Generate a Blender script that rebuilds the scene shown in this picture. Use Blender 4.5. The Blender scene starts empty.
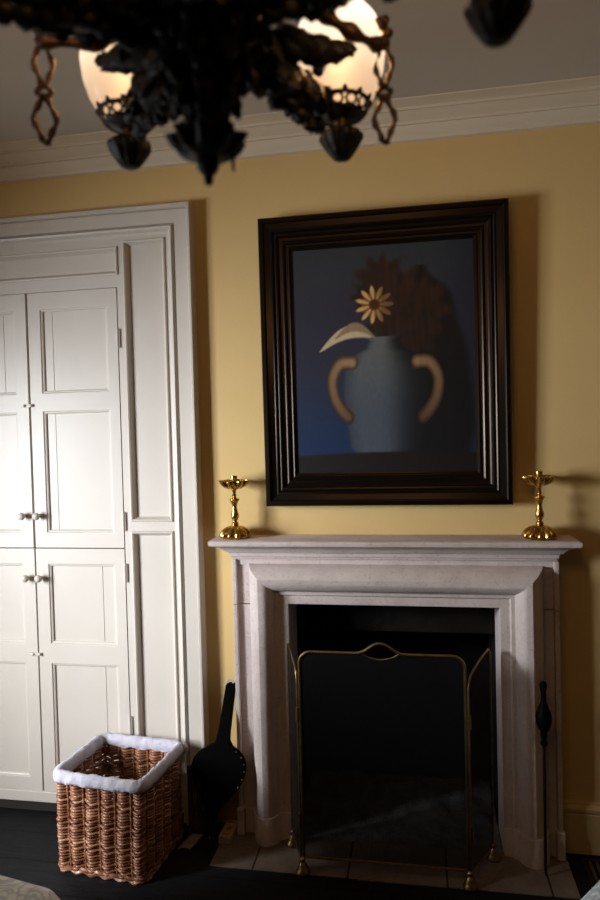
import bpy, bmesh, math, random
from mathutils import Vector, Matrix, noise
random.seed(7)
sc = bpy.context.scene
col = sc.collection
PI = math.pi
WM = {}

# ------------------------------------------------------------------ materials
def s2l(c):
    return tuple(((x/255.0)/12.92 if x/255.0 <= 0.04045 else ((x/255.0+0.055)/1.055)**2.4) for x in c)

def material(name):
    m = bpy.data.materials.new(name); m.use_nodes = True
    nt = m.node_tree
    return m, nt, nt.nodes['Principled BSDF'], nt.nodes['Material Output']

def N(nt, t, **kw):
    n = nt.nodes.new(t)
    for k, v in kw.items():
        if k in n.inputs: n.inputs[k].default_value = v
        else: setattr(n, k, v)
    return n

def ramp(nt, fac, stops):
    r = nt.nodes.new('ShaderNodeValToRGB')
    e = r.color_ramp.elements
    while len(e) < len(stops): e.new(0.5)
    for el, (p, c) in zip(e, stops):
        el.position = p; el.color = (*c, 1)
    nt.links.new(fac, r.inputs['Fac'])
    return r.outputs['Color']

def mottled(name, c1, c2, scale=6, rough=.6, metallic=0, bump=.0, bscale=60, detail=6, stretch=None, spec=.5, c3=None, coat=0):
    m, nt, b, o = material(name)
    tc = N(nt, 'ShaderNodeTexCoord')
    src = tc.outputs['Object']
    if stretch:
        mp = N(nt, 'ShaderNodeMapping'); mp.inputs['Scale'].default_value = stretch
        nt.links.new(src, mp.inputs['Vector']); src = mp.outputs['Vector']
    n = N(nt, 'ShaderNodeTexNoise', Scale=scale, Detail=detail, Roughness=.6)
    nt.links.new(src, n.inputs['Vector'])
    stops = [(.3, c1), (.7, c2)] if c3 is None else [(.28, c1), (.5, c2), (.72, c3)]
    nt.links.new(ramp(nt, n.outputs['Fac'], stops), b.inputs['Base Color'])
    b.inputs['Roughness'].default_value = rough; b.inputs['Metallic'].default_value = metallic
    b.inputs['Specular IOR Level'].default_value = spec
    if coat: b.inputs['Coat Weight'].default_value = coat; b.inputs['Coat Roughness'].default_value = .15
    if bump:
        n2 = N(nt, 'ShaderNodeTexNoise', Scale=bscale, Detail=5)
        nt.links.new(src, n2.inputs['Vector'])
        bp = N(nt, 'ShaderNodeBump', Strength=bump, Distance=.01)
        nt.links.new(n2.outputs['Fac'], bp.inputs['Height']); nt.links.new(bp.outputs['Normal'], b.inputs['Normal'])
    return m

M = {}
M['far_wall'] = mottled('dim_far_plaster', (.10, .06, .025), (.13, .08, .035), 2.2, .8, spec=.2)  # unseen walls, colour darkened so they bounce less light
M['wall'] = mottled('yellow_plaster', (.61, .43, .178), (.64, .46, .198), 2.2, .75, bump=.06, bscale=90, spec=.25)
M['white'] = mottled('cream_gloss_paint', (.53, .485, .42), (.56, .515, .45), 3, .42, bump=.03, bscale=40)
M['cornice'] = mottled('cornice_paint', (.62, .55, .42), (.66, .59, .46), 3, .6)
M['ceiling'] = mottled('ceiling_paint', (.50, .47, .41), (.54, .51, .45), 2, .8, spec=.2)
M['skirt'] = mottled('skirting_paint', (.50, .37, .16), (.53, .40, .18), 3, .5)
M['gap_shade'] = mottled('gap_shade', (.012, .01, .008), (.02, .017, .013), 5, .9)
M['gap_brown'] = mottled('brown_gap_shade', (.12, .09, .05), (.18, .14, .09), 5, .9)  # brown standing in for shade in the seams between the doors
M['black'] = mottled('black_lacquer', (.0012, .0012, .0012), (.0025, .0022, .002), 12, .6, bump=.05, bscale=40, spec=.05)
M['soot'] = mottled('sooty_brick', (.004, .0035, .003), (.014, .012, .010), 9, .95, bump=.4, bscale=30, spec=.1)
M['ash'] = mottled('grey_ash', (.09, .09, .09), (.22, .215, .21), 14, .95, bump=.6, bscale=40, spec=.1)
M['iron'] = mottled('black_iron', (.010, .010, .011), (.022, .021, .02), 30, .45, metallic=.6, bump=.1)
M['brass'] = mottled('antique_brass', (.42, .24, .055), (.66, .43, .12), 25, .27, metallic=1, bump=.05, bscale=80)
M['brass_dull'] = mottled('dull_brass', (.20, .13, .05), (.36, .25, .11), 40, .38, metallic=1)
M['bronze'] = mottled('dark_bronze', (.003, .003, .003), (.009, .0085, .0075), 22, .5, metallic=.0, bump=.5, bscale=55, spec=.22)
M['gilt'] = mottled('tarnished_gilt', (.022, .010, .004), (.055, .026, .009), 30, .5, metallic=.6, bump=.3, bscale=60)
M['fabric_liner'] = mottled('lavender_white_cotton', (.40, .385, .44), (.52, .505, .56), 16, .9, bump=.5, bscale=45, spec=.1)
M['damask'] = None
M['paper'] = mottled('pale_paper', (.17, .145, .11), (.26, .23, .18), 22, .9)
M['hearth'] = None

def stone(name, a, b_, c, sc_=7, joints=None, rough=.7, gain=1.0):
    m, nt, b, o = material(name)
    tc = N(nt, 'ShaderNodeTexCoord')
    n = N(nt, 'ShaderNodeTexNoise', Scale=sc_, Detail=9, Roughness=.68)
    nt.links.new(tc.outputs['Object'], n.inputs['Vector'])
    c1 = ramp(nt, n.outputs['Fac'], [(.3, a), (.5, b_), (.68, c)])
    v = N(nt, 'ShaderNodeTexNoise', Scale=95, Detail=3)
    nt.links.new(tc.outputs['Object'], v.inputs['Vector'])
    c2 = ramp(nt, v.outputs['Fac'], [(.28, (.74, .70, .67)), (.42, (1, 1, 1))])
    mx = N(nt, 'ShaderNodeMix', data_type='RGBA', blend_type='MULTIPLY'); mx.inputs[0].default_value = .8
    nt.links.new(c1, mx.inputs[6]); nt.links.new(c2, mx.inputs[7])
    out = mx.outputs[2]
    if joints:
        br = N(nt, 'ShaderNodeTexBrick')
        br.inputs['Scale'].default_value = 1; br.inputs['Mortar Size'].default_value = .004
        br.inputs['Brick Width'].default_value = joints[0]; br.inputs['Row Height'].default_value = joints[1]
        br.offset = 0
        br.inputs['Color1'].default_value = (1, 1, 1, 1); br.inputs['Color2'].default_value = (.82, .8, .78, 1)
        br.inputs['Mortar'].default_value = (.12, .1, .08, 1)
        mp = N(nt, 'ShaderNodeMapping'); mp.inputs['Location'].default_value = joints[2]
        nt.links.new(tc.outputs['Object'], mp.inputs['Vector']); nt.links.new(mp.outputs['Vector'], br.inputs['Vector'])
        m2 = N(nt, 'ShaderNodeMix', data_type='RGBA', blend_type='MULTIPLY'); m2.inputs[0].default_value = 1
        nt.links.new(out, m2.inputs[6]); nt.links.new(br.outputs['Color'], m2.inputs[7]); out = m2.outputs[2]
    nt.links.new(out, b.inputs['Base Color'])
    b.inputs['Roughness'].default_value = rough; b.inputs['Specular IOR Level'].default_value = .3
    n3 = N(nt, 'ShaderNodeTexNoise', Scale=38, Detail=8, Roughness=.7)
    nt.links.new(tc.outputs['Object'], n3.inputs['Vector'])
    bp = N(nt, 'ShaderNodeBump', Strength=.35, Distance=.01)
    nt.links.new(n3.outputs['Fac'], bp.inputs['Height']); nt.links.new(bp.outputs['Normal'], b.inputs['Normal'])
    return m
M['stone'] = stone('pinkish_limestone', (.50, .42, .385), (.58, .50, .465), (.64, .565, .525))
M['hearth'] = stone('hearth_slabs', (.13, .10, .075), (.18, .14, .105), (.225, .18, .14), 6, (.36, .40, (.523, .29, 0)))

def floor_mat():
    m, nt, b, o = material('black_floorboards')
    tc = N(nt, 'ShaderNodeTexCoord')
    br = N(nt, 'ShaderNodeTexBrick'); br.offset = .37
    br.inputs['Scale'].default_value = 1; br.inputs['Mortar Size'].default_value = .004
    br.inputs['Brick Width'].default_value = 2.4; br.inputs['Row Height'].default_value = .17
    br.inputs['Color1'].default_value = (.0045, .0047, .0055, 1); br.inputs['Color2'].default_value = (.010, .0105, .012, 1)
    br.inputs['Mortar'].default_value = (.003, .003, .003, 1)
    nt.links.new(tc.outputs['Object'], br.inputs['Vector'])
    n = N(nt, 'ShaderNodeTexNoise', Scale=8, Detail=8, Roughness=.7)
    mp = N(nt, 'ShaderNodeMapping'); mp.inputs['Scale'].default_value = (1, 7, 1)
    nt.links.new(tc.outputs['Object'], mp.inputs['Vector']); nt.links.new(mp.outputs['Vector'], n.inputs['Vector'])
    c = ramp(nt, n.outputs['Fac'], [(.3, (.5, .5, .5)), (.7, (1.4, 1.4, 1.4))])
    mx = N(nt, 'ShaderNodeMix', data_type='RGBA', blend_type='MULTIPLY'); mx.inputs[0].default_value = 1
    nt.links.new(br.outputs['Color'], mx.inputs[6]); nt.links.new(c, mx.inputs[7])
    nt.links.new(mx.outputs[2], b.inputs['Base Color'])
    b.inputs['Roughness'].default_value = .65; b.inputs['Specular IOR Level'].default_value = .16
    bp = N(nt, 'ShaderNodeBump', Strength=.3, Distance=.01)
    nt.links.new(n.outputs['Fac'], bp.inputs['Height']); nt.links.new(bp.outputs['Normal'], b.inputs['Normal'])
    return m
M['floor'] = floor_mat()

def wicker_mat():
    m, nt, b, o = material('red_brown_willow')
    tc = N(nt, 'ShaderNodeTexCoord')
    mp = N(nt, 'ShaderNodeMapping'); mp.inputs['Scale'].default_value = (6, 6, 60)
    nt.links.new(tc.outputs['Object'], mp.inputs['Vector'])
    n = N(nt, 'ShaderNodeTexNoise', Scale=1.3, Detail=4)
    nt.links.new(mp.outputs['Vector'], n.inputs['Vector'])
    nt.links.new(ramp(nt, n.outputs['Fac'], [(.25, (.085, .028, .012)), (.48, (.23, .090, .040)), (.75, (.46, .25, .135))]), b.inputs['Base Color'])
    b.inputs['Roughness'].default_value = .38
    return m
M['wicker'] = wicker_mat()

def damask_mat(name, c1, c2, sc_=9):
    m, nt, b, o = material(name)
    tc = N(nt, 'ShaderNodeTexCoord')
    n = N(nt, 'ShaderNodeTexNoise', Scale=sc_, Detail=2, Distortion=2.2)
    nt.links.new(tc.outputs['Object'], n.inputs['Vector'])
    nt.links.new(ramp(nt, n.outputs['Fac'], [(.40, c1), (.47, c2), (.53, c2), (.6, c1)]), b.inputs['Base Color'])
    b.inputs['Roughness'].default_value = .85
    return m
M['damask'] = damask_mat('pale_blue_damask', (.86, .88, .88), (.58, .63, .66), 11)
M['damask2'] = damask_mat('grey_green_damask', (.55, .60, .60), (.30, .36, .37), 14)
M['tan'] = mottled('tan_leather', (.20, .12, .05), (.28, .17, .08), 12, .6)
M['wood'] = mottled('dark_oak', (.03, .018, .009), (.07, .042, .02), 6, .5, stretch=(1, 1, .1))

def screen_mat():
    m, nt, b, o = material('fine_wire_mesh')
    tc = N(nt, 'ShaderNodeTexCoord')
    def wave(d):
        w = N(nt, 'ShaderNodeTexWave', Scale=62, bands_direction=d); w.wave_type = 'BANDS'
        nt.links.new(tc.outputs['Object'], w.inputs['Vector']); return w.outputs['Fac']
    mxm = N(nt, 'ShaderNodeMath', operation='MAXIMUM')
    nt.links.new(wave('X'), mxm.inputs[0]); nt.links.new(wave('Z'), mxm.inputs[1])
    mr = N(nt, 'ShaderNodeMapRange'); mr.inputs['To Min'].default_value = .40; mr.inputs['To Max'].default_value = .74
    nt.links.new(mxm.outputs[0], mr.inputs['Value'])
    tr = N(nt, 'ShaderNodeBsdfTransparent'); tr.inputs['Color'].default_value = (1, 1, 1, 1)
    ms = N(nt, 'ShaderNodeMixShader')
    b.inputs['Base Color'].default_value = (.006, .0062, .0072, 1); b.inputs['Specular IOR Level'].default_value = .25
    b.inputs['Roughness'].default_value = .6
    nt.links.new(mr.outputs['Result'], ms.inputs['Fac'])
    nt.links.new(tr.outputs[0], ms.inputs[1]); nt.links.new(b.outputs[0], ms.inputs[2])
    nt.links.new(ms.outputs[0], o.inputs['Surface'])
    return m
M['mesh'] = screen_mat()

def frame_mat():
    m, nt, b, o = material('polished_dark_wood')
    tc = N(nt, 'ShaderNodeTexCoord')
    n = N(nt, 'ShaderNodeTexNoise', Scale=5, Detail=5)
    nt.links.new(tc.outputs['Object'], n.inputs['Vector'])
    nt.links.new(ramp(nt, n.outputs['Fac'], [(.35, (.002, .0015, .0012)), (.7, (.005, .003, .002))]), b.inputs['Base Color'])
    b.inputs['Roughness'].default_value = .30; b.inputs['Specular IOR Level'].default_value = .32
    b.inputs['Specular Tint'].default_value = (1, .8, .6, 1)
    return m
M['frame'] = frame_mat()

def globe_mat():
    m, nt, b, o = material('lit_opal_glass')
    tc = N(nt, 'ShaderNodeTexCoord')
    sx = N(nt, 'ShaderNodeSeparateXYZ'); nt.links.new(tc.outputs['Generated'], sx.inputs[0])
    c = ramp(nt, sx.outputs['Z'], [(.05, (.70, .44, .26)), (.45, (.92, .68, .46)), (.8, (1.0, .84, .66))])
    st = N(nt, 'ShaderNodeMapRange'); st.inputs['To Min'].default_value = .85; st.inputs['To Max'].default_value = 2.0
    st.inputs['From Min'].default_value = .25; st.inputs['From Max'].default_value = .9
    nt.links.new(sx.outputs['Z'], st.inputs['Value'])
    b.inputs['Base Color'].default_value = (.015, .013, .01, 1); b.inputs['Roughness'].default_value = .35; b.inputs['Specular IOR Level'].default_value = .2
    nt.links.new(c, b.inputs['Emission Color']); nt.links.new(st.outputs['Result'], b.inputs['Emission Strength'])
    tr = N(nt, 'ShaderNodeBsdfTransparent'); tr.inputs['Color'].default_value = (1, .97, .95, 1)
    ms = N(nt, 'ShaderNodeMixShader'); ms.inputs['Fac'].default_value = .16
    nt.links.new(b.outputs[0], ms.inputs[1]); nt.links.new(tr.outputs[0], ms.inputs[2]); nt.links.new(ms.outputs[0], o.inputs['Surface'])
    return m
M['globe'] = globe_mat()

def canvas_mat():
    m, nt, b, o = material('oil_paint')
    a = N(nt, 'ShaderNodeVertexColor'); a.layer_name = 'paint'
    nt.links.new(a.outputs['Color'], b.inputs['Base Color'])
    b.inputs['Roughness'].default_value = .6; b.inputs['Specular IOR Level'].default_value = .25
    return m
M['canvas'] = canvas_mat()
M['match_yellow'] = mottled('yellow_card', (.42, .27, .06), (.50, .33, .08), 12, .7)
M['match_side'] = mottled('grey_card', (.30, .26, .22), (.36, .31, .26), 12, .8)
M['ink'] = mottled('black_ink', (.02, .02, .03), (.03, .03, .04), 10, .8)
def glass_mat():
    m, nt, b, o = material('window_glass')
    tr = N(nt, 'ShaderNodeBsdfTransparent'); gl = N(nt, 'ShaderNodeBsdfGlossy'); gl.inputs['Roughness'].default_value = .02
    ms = N(nt, 'ShaderNodeMixShader'); ms.inputs['Fac'].default_value = .06
    nt.links.new(tr.outputs[0], ms.inputs[1]); nt.links.new(gl.outputs[0], ms.inputs[2]); nt.links.new(ms.outputs[0], o.inputs['Surface'])
    return m
M['glass'] = glass_mat()

# ------------------------------------------------------------------ mesh helpers
def BM(): return bmesh.new()

def box(bm, x0, x1, y0, y1, z0, z1):
    v = [bm.verts.new((x, y, z)) for x in (x0, x1) for y in (y0, y1) for z in (z0, z1)]
    for f in ((0, 1, 3, 2), (4, 6, 7, 5), (0, 4, 5, 1), (2, 3, 7, 6), (0, 2, 6, 4), (1, 5, 7, 3)):
        bm.faces.new([v[i] for i in f])
    return v

def loft(bm, rings, closed_ring=True, cap=True, closed_path=False):
    vs = [[bm.verts.new(p) for p in r] for r in rings]
    n = len(rings[0])
    pairs = list(zip(vs[:-1], vs[1:])) + ([(vs[-1], vs[0])] if closed_path else [])
    for a, b in pairs:
        for i in range(n if closed_ring else n-1):
            j = (i+1) % n
            try: bm.faces.new((a[i], a[j], b[j], b[i]))
            except ValueError: pass
    if cap and not closed_path and closed_ring:
        for r in (vs[0], vs[-1]):
            try: bm.faces.new(r)
            except ValueError: pass
    return vs

def lathe(bm, prof, c=(0, 0, 0), seg=28, lobes=0, amp=None):
    """prof: (z, r[, lobe amplitude])"""
    rings = []
    for p in prof:
        z, r = p[0], p[1]; la = p[2] if len(p) > 2 else 0
        ring = []
        for i in range(seg):
            a = 2*PI*i/seg
            rr = r
            if lobes and la:
                rr = r*(1 + la*abs(math.cos(lobes*a/2)) - la*.6)
            ring.append((c[0]+rr*math.cos(a), c[1]+rr*math.sin(a), c[2]+z))
        rings.append(ring)
    loft(bm, rings)

def tube(bm, pts, r, seg=8, closed=False, flat=1.0):
    pts = [Vector(p) for p in pts]
    n = len(pts)
    rr = r if isinstance(r, (list, tuple)) else [r]*n
    rings = []
    prev = None
    for i, p in enumerate(pts):
        if closed: t = pts[(i+1) % n]-pts[i-1]
        else: t = pts[min(i+1, n-1)]-pts[max(i-1, 0)]
        t.normalize()
        if prev is None:
            a = Vector((0, 0, 1)) if abs(t.z) < .9 else Vector((1, 0, 0))
            u = t.cross(a).normalized()
        else:
            u = (prev - t*prev.dot(t)).normalized()
        prev = u
        w = t.cross(u)
        rings.append([p + (u*math.cos(2*PI*k/seg) + w*flat*math.sin(2*PI*k/seg))*rr[i] for k in range(seg)])
    loft(bm, rings, cap=not closed, closed_path=closed)

def smooth_path(pts, n=6):
    P = [Vector(p) for p in pts]; out = []
    for i in range(len(P)-1):
        p0, p1, p2, p3 = P[max(i-1, 0)], P[i], P[i+1], P[min(i+2, len(P)-1)]
        for k in range(n):
            t = k/n
            out.append(.5*((2*p1)+(-p0+p2)*t+(2*p0-5*p1+4*p2-p3)*t*t+(-p0+3*p1-3*p2+p3)*t**3))
    out.append(P[-1]); return out

def blob(bm, c, r, seg=10, rings=7, mat=None, rough=.0, seed=0):
    """lumpy ellipsoid; r = (rx, ry, rz); mat optional rotation"""
    R = []
    for i in range(rings+1):
        th = PI*i/rings
        ring = []
        for k in range(seg):
            ph = 2*PI*k/seg
            d = Vector((math.sin(th)*math.cos(ph), math.sin(th)*math.sin(ph), math.cos(th)))
            f = 1+rough*noise.noise(d*2.5+Vector((seed, seed*1.7, 0)))
            q = Vector((d.x*r[0]*f, d.y*r[1]*f, d.z*r[2]*f))
            if i in (0, rings): q *= 1
            if mat: q = mat @ q
            ring.append(q+Vector(c))
        R.append(ring)
    loft(bm, R)

def rect_sweep(bm, x0, x1, z0, z1, prof, open_bottom=False, y=0.0):
    """prof: (inset s, protrusion d towards the room); mitred rectangle in the XZ plane"""
    rows = []
    for s, d in prof:
        zb = z0 if open_bottom else z0+s
        rows.append([bm.verts.new((x0+s, y-d, zb)), bm.verts.new((x0+s, y-d, z1-s)),
                     bm.verts.new((x1-s, y-d, z1-s)), bm.verts.new((x1-s, y-d, zb))])
    for a, b in zip(rows[:-1], rows[1:]):
        for i in range(3 if open_bottom else 4):
            j = (i+1) % 4
            bm.faces.new((a[i], a[j], b[j], b[i]))
    if open_bottom:
        for i in (0, 3):
            try: bm.faces.new([r[i] for r in rows])
            except ValueError: pass

def obj(name, bm, mat, parent=None, local=False, smooth=True, angle=38, bevel=0, stuff=False):
    bmesh.ops.remove_doubles(bm, verts=bm.verts, dist=1e-6)
    bmesh.ops.recalc_face_normals(bm, faces=bm.faces)
    me = bpy.data.meshes.new(name)
    W = WM.get(parent.name) if parent else None
    if W is not None and not local: bm.transform(W.inverted())
    bm.to_mesh(me); bm.free()
    o = bpy.data.objects.new(name, me); col.objects.link(o)
    me.materials.append(mat)
    if smooth:
        me.shade_smooth(); me.set_sharp_from_angle(angle=math.radians(angle))
    if parent: o.parent = parent; WM[o.name] = W
    if bevel:
        b = o.modifiers.new('bevel', 'BEVEL'); b.width = bevel; b.segments = 2; b.limit_method = 'ANGLE'
    return o

def thing(name, label, cat, loc=(0, 0, 0), rot=None, group=None):
    o = bpy.data.objects.new(name, None); col.objects.link(o)
    m = Matrix.Translation(loc) @ (rot if rot else Matrix.Identity(4))
    o.matrix_world = m; WM[o.name] = m.copy()
    o.empty_display_size = .05
    o['label'] = label; o['category'] = cat
    if group: o['group'] = group
    return o

def tag(o, label, cat, group=None):
    o['label'] = label; o['category'] = cat
    if group: o['group'] = group
    return o

def struct(name, bm, mat, **kw):
    o = obj(name, bm, mat, smooth=kw.pop('smooth', False), **kw); o['kind'] = 'structure'; return o

def dup(root, loc, label):
    r = root.copy(); col.objects.link(r); r.location = loc; r['label'] = label
    for ch in list(root.children):
        c = ch.copy(); col.objects.link(c); c.parent = r
        for g in list(ch.children):
            d = g.copy(); col.objects.link(d); d.parent = c
    return r

# ------------------------------------------------------------------ room shell
XL, XR, YF, ZC = -2.75, 2.1, -4.6, 2.87
bm = BM(); box(bm, XL-.1, XR+.1, YF-.1, .7, -.1, 0); struct('floor', bm, M['floor'])
bm = BM(); box(bm, XL-.1, XR+.1, YF-.1, .7, ZC, ZC+.1); struct('ceiling', bm, M['ceiling'])
HX0, HX1, HZ = -.43, .44, 1.0          # hole behind the fireplace
bm = BM()
box(bm, XL-.1, HX0, 0, .12, 0, ZC); box(bm, HX1, XR+.1, 0, .12, 0, ZC); box(bm, HX0, HX1, 0, .12, HZ, ZC)
struct('wall_back', bm, M['wall'])
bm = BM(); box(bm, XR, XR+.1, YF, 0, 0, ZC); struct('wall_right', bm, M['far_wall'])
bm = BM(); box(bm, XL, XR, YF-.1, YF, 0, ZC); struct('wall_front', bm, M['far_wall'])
WY0, WY1, WZ0, WZ1 = -2.20, -1.30, .75, 2.05
bm = BM()
box(bm, XL-.1, XL, YF, WY0, 0, ZC); box(bm, XL-.1, XL, WY1, 0, 0, ZC)
box(bm, XL-.1, XL, WY0, WY1, 0, WZ0); box(bm, XL-.1, XL, WY0, WY1, WZ1, ZC)
struct('wall_left', bm, M['wall'])
bm = BM()
for a in (WY0, (WY0+WY1)/2-.02, WY1-.04): box(bm, XL-.08, XL-.02, a, a+.04, WZ0, WZ1)
for z in (WZ0, (WZ0+WZ1)/2-.02, WZ1-.04): box(bm, XL-.08, XL-.02, WY0, WY1, z, z+.04)
wf = struct('window_1', bm, M['white'])
bm = BM(); box(bm, XL-.055, XL-.05, WY0+.02, WY1-.02, WZ0+.02, WZ1-.02)
obj('window_pane', bm, M['glass'], wf, smooth=False)

# cornice (trim_1), swept along the fireplace wall
prof = [(0, 2.768), (-.018, 2.770), (-.020, 2.784), (-.026, 2.788), (-.042, 2.806), (-.046, 2.815), (-.056, 2.8155), (-.058, 2.824),
        (-.085, 2.838), (-.096, 2.847), (-.106, 2.8475), (-.108, 2.856), (-.125, 2.862), (-.150, 2.866), (-.155, 2.872), (0, 2.872)]
bm = BM(); loft(bm, [[(x, y, z) for y, z in prof] for x in (XL, XR)]); struct('trim_1', bm, M['cornice'], smooth=True, angle=25)

# skirting right of the fireplace
prof = [(0, 0), (-.022, 0), (-.022, .150), (-.018, .154), (-.018, .160), (-.026, .164), (-.026, .176), (-.014, .188), (-.014, .193), (0, .196)]
bm = BM(); loft(bm, [[(x, y, z) for y, z in prof] for x in (.64, XR)]); struct('baseboard_back', bm, M['skirt'], smooth=True, angle=30)

# ------------------------------------------------------------------ built-in cupboard
cup = thing('built_in_cupboard', 'tall cream-painted built-in cupboard with four panelled doors and white knobs', 'cupboard', (-1.53, -.03, 0))
AX0, AX1, AZ = -2.29, -.77, 2.60
bm = BM()
rect_sweep(bm, AX0, AX1, .0, AZ, [(0, 0), (0, .050), (.005, .056), (.014, .056), (.019, .050), (.020, .034), (.024, .038), (.076, .036), (.078, .024), (.081, .024),
           (.083, .036), (.090, .043), (.097, .040), (.102, .032), (.106, .026), (.116, .024), (.116, 0)], True)
obj('architrave', bm, M['white'], cup, angle=30)
bm = BM()
FY = -.024
def rail(x0, x1, z0, z1, y0=FY): box(bm, x0, x1, y0, -.002, z0, z1)
for sgn in (1, -1):
    mx = lambda x: x if sgn == 1 else -3.06-x
    def r2(x0, x1, z0, z1):
        a, b = sorted((mx(x0), mx(x1))); rail(a, b, z0, z1)
    r2(-.900, -.884, .09, 2.486); r2(-1.111, -1.073, .09, 2.486)
    r2(-1.073, -.90, 2.462, 2.486); r2(-1.073, -.90, 1.236, 1.290); r2(-1.073, -.90, .09, .14)
rail(-1.949, -1.111, 2.440, 2.486); rail(-1.949, -1.111, 2.277, 2.335)
rail(-1.949, -1.111, .09, .094)
box(bm, -2.175, -.886, -.004, -.001, .09, 2.486)
obj('face_frame', bm, M['white'], cup, smooth=False)
MOULD = [(0, .024), (.002, .030), (.006, .032), (.011, .029), (.013, .024), (.018, .012), (.022, .008), (.022, .002)]
def sunk_panel(x0, x1, z0, z1, name='recessed_panel'):
    bm = BM(); rect_sweep(bm, x0, x1, z0, z1, MOULD); box(bm, x0+.02, x1-.02, -.008, -.003, z0+.02, z1-.02)
    obj(name, bm, M['white'], cup, angle=30)
for sgn in (1, -1):
    for z0, z1 in ((1.282, 2.470), (.132, 1.244)):
        a, b = sorted((-1.081, -.892)) if sgn == 1 else sorted((-3.06+1.081, -3.06+.892))
        sunk_panel(a, b, z0, z1)
sunk_panel(-1.957, -1.103, 2.327, 2.448)
bm = BM(); box(bm, -2.174, -.886, -.030, -.001, .045, .092); obj('plinth', bm, M['white'], cup, smooth=False, bevel=.003)
bm = BM(); box(bm, -2.17, -.886, -.016, -.001, .0, .044); obj('toe_shade_strip', bm, M['gap_shade'], cup, smooth=False)['label'] = 'dark strip painted as shade under the plinth'  # shade below the plinth board, painted as a dark strip
bm = BM(); box(bm, -1.950, -1.110, -.0065, -.0045, .092, 2.278); obj('door_gap_shade', bm, M['gap_brown'], cup, smooth=False)['label'] = 'brown sheet painted as shade in the gaps between the doors'
DM = [(0, .027), (.003, .0265), (.006, .022), (.009, .022), (.013, .0195), (.0135, .0145), (.016, .012)]
def door(x0, x1, z0, z1, panels, crackf, hinge_z, hinge_x, knob):
    yf = -.027
    px0, px1 = panels[0][0], panels[0][1]
    bm = BM()
    box(bm, x0, px0, yf, -.008, z0, z1); box(bm, px1, x1, yf, -.008, z0, z1)
    zs = sorted([(p[2], p[3]) for p in panels])
    edges = [z0]+[e for p in zs for e in p]+[z1]
    for k in range(0, len(edges), 2): box(bm, px0, px1, yf, -.008, edges[k], edges[k+1])
    d = obj('door', bm, M['white'], cup, smooth=False)
    for (a, b, c, e), cf in zip(panels, crackf):
        bm = BM(); rect_sweep(bm, a, b, c, e, DM)
        xc = a+(b-a)*cf
        box(bm, a+.012, xc-.0012, -.0135, -.008, c+.012, e-.012); box(bm, xc+.0012, b-.012, -.0135, -.008, c+.012, e-.012)
        obj('door_panel', bm, M['white'], d, angle=30)
    bm = BM()
    if knob:
        kx, kz = knob
        R = Matrix.Rotation(PI/2, 4, 'X')
        lathe(bm, [(0, .008), (.004, .0075), (.012, .006), (.016, .012), (.024, .0165), (.032, .0155), (.038, .009), (.040, .002)], seg=18)
        bm.transform(Matrix.Translation((kx, yf, kz)) @ R)
        obj('knob', bm, M['white'], d, angle=60)
    for hz in hinge_z:
        bm = BM(); box(bm, hinge_x-.009, hinge_x+.009, yf-.004, yf+.002, hz-.038, hz+.038); tube(bm, [(hinge_x, yf-.004, hz-.04), (hinge_x, yf-.004, hz+.04)], .005, 8)
        obj('hinge', bm, M['white'], d)
    return d
pR = lambda c, e: (-1.472, -1.157, c, e); pL = lambda c, e: (-1.903, -1.588, c, e)
dUR = door(-1.525, -1.114, 1.172, 2.274, [pR(1.838, 2.206), pR(1.234, 1.766)], (.17, .17), (2.06, 1.285), -1.112, (-1.503, 1.311))
dLR = door(-1.526, -1.114, .096, 1.167, [pR(.747, 1.103), pR(.150, .667)], (.79, .79), (1.065, .41), -1.112, (-1.503, 1.040))
dUL = door(-1.946, -1.536, 1.172, 2.274, [pL(1.838, 2.206), pL(1.234, 1.766)], (.80, .12), (2.06, 1.285), -1.948, (-1.573, 1.311))
dLL = door(-1.946, -1.534, .096, 1.167, [pL(.747, 1.103), pL(.150, .667)], (.2, .2), (1.065, .41), -1.948, (-1.566, 1.040))
for z, d in ((1.79, dUL), (.704, dLL)):
    bm = BM(); box(bm, -1.572, -1.514, -.034, -.028, z-.006, z+.006)
    for x in (-1.552, -1.520): blob(bm, (x, -.036, z), (.007, .006, .007), 8, 6)
    o = obj('latch', bm, M['brass_dull'] if False else M['white'], d); o['label'] = 'small turn latch across the door gap'

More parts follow.
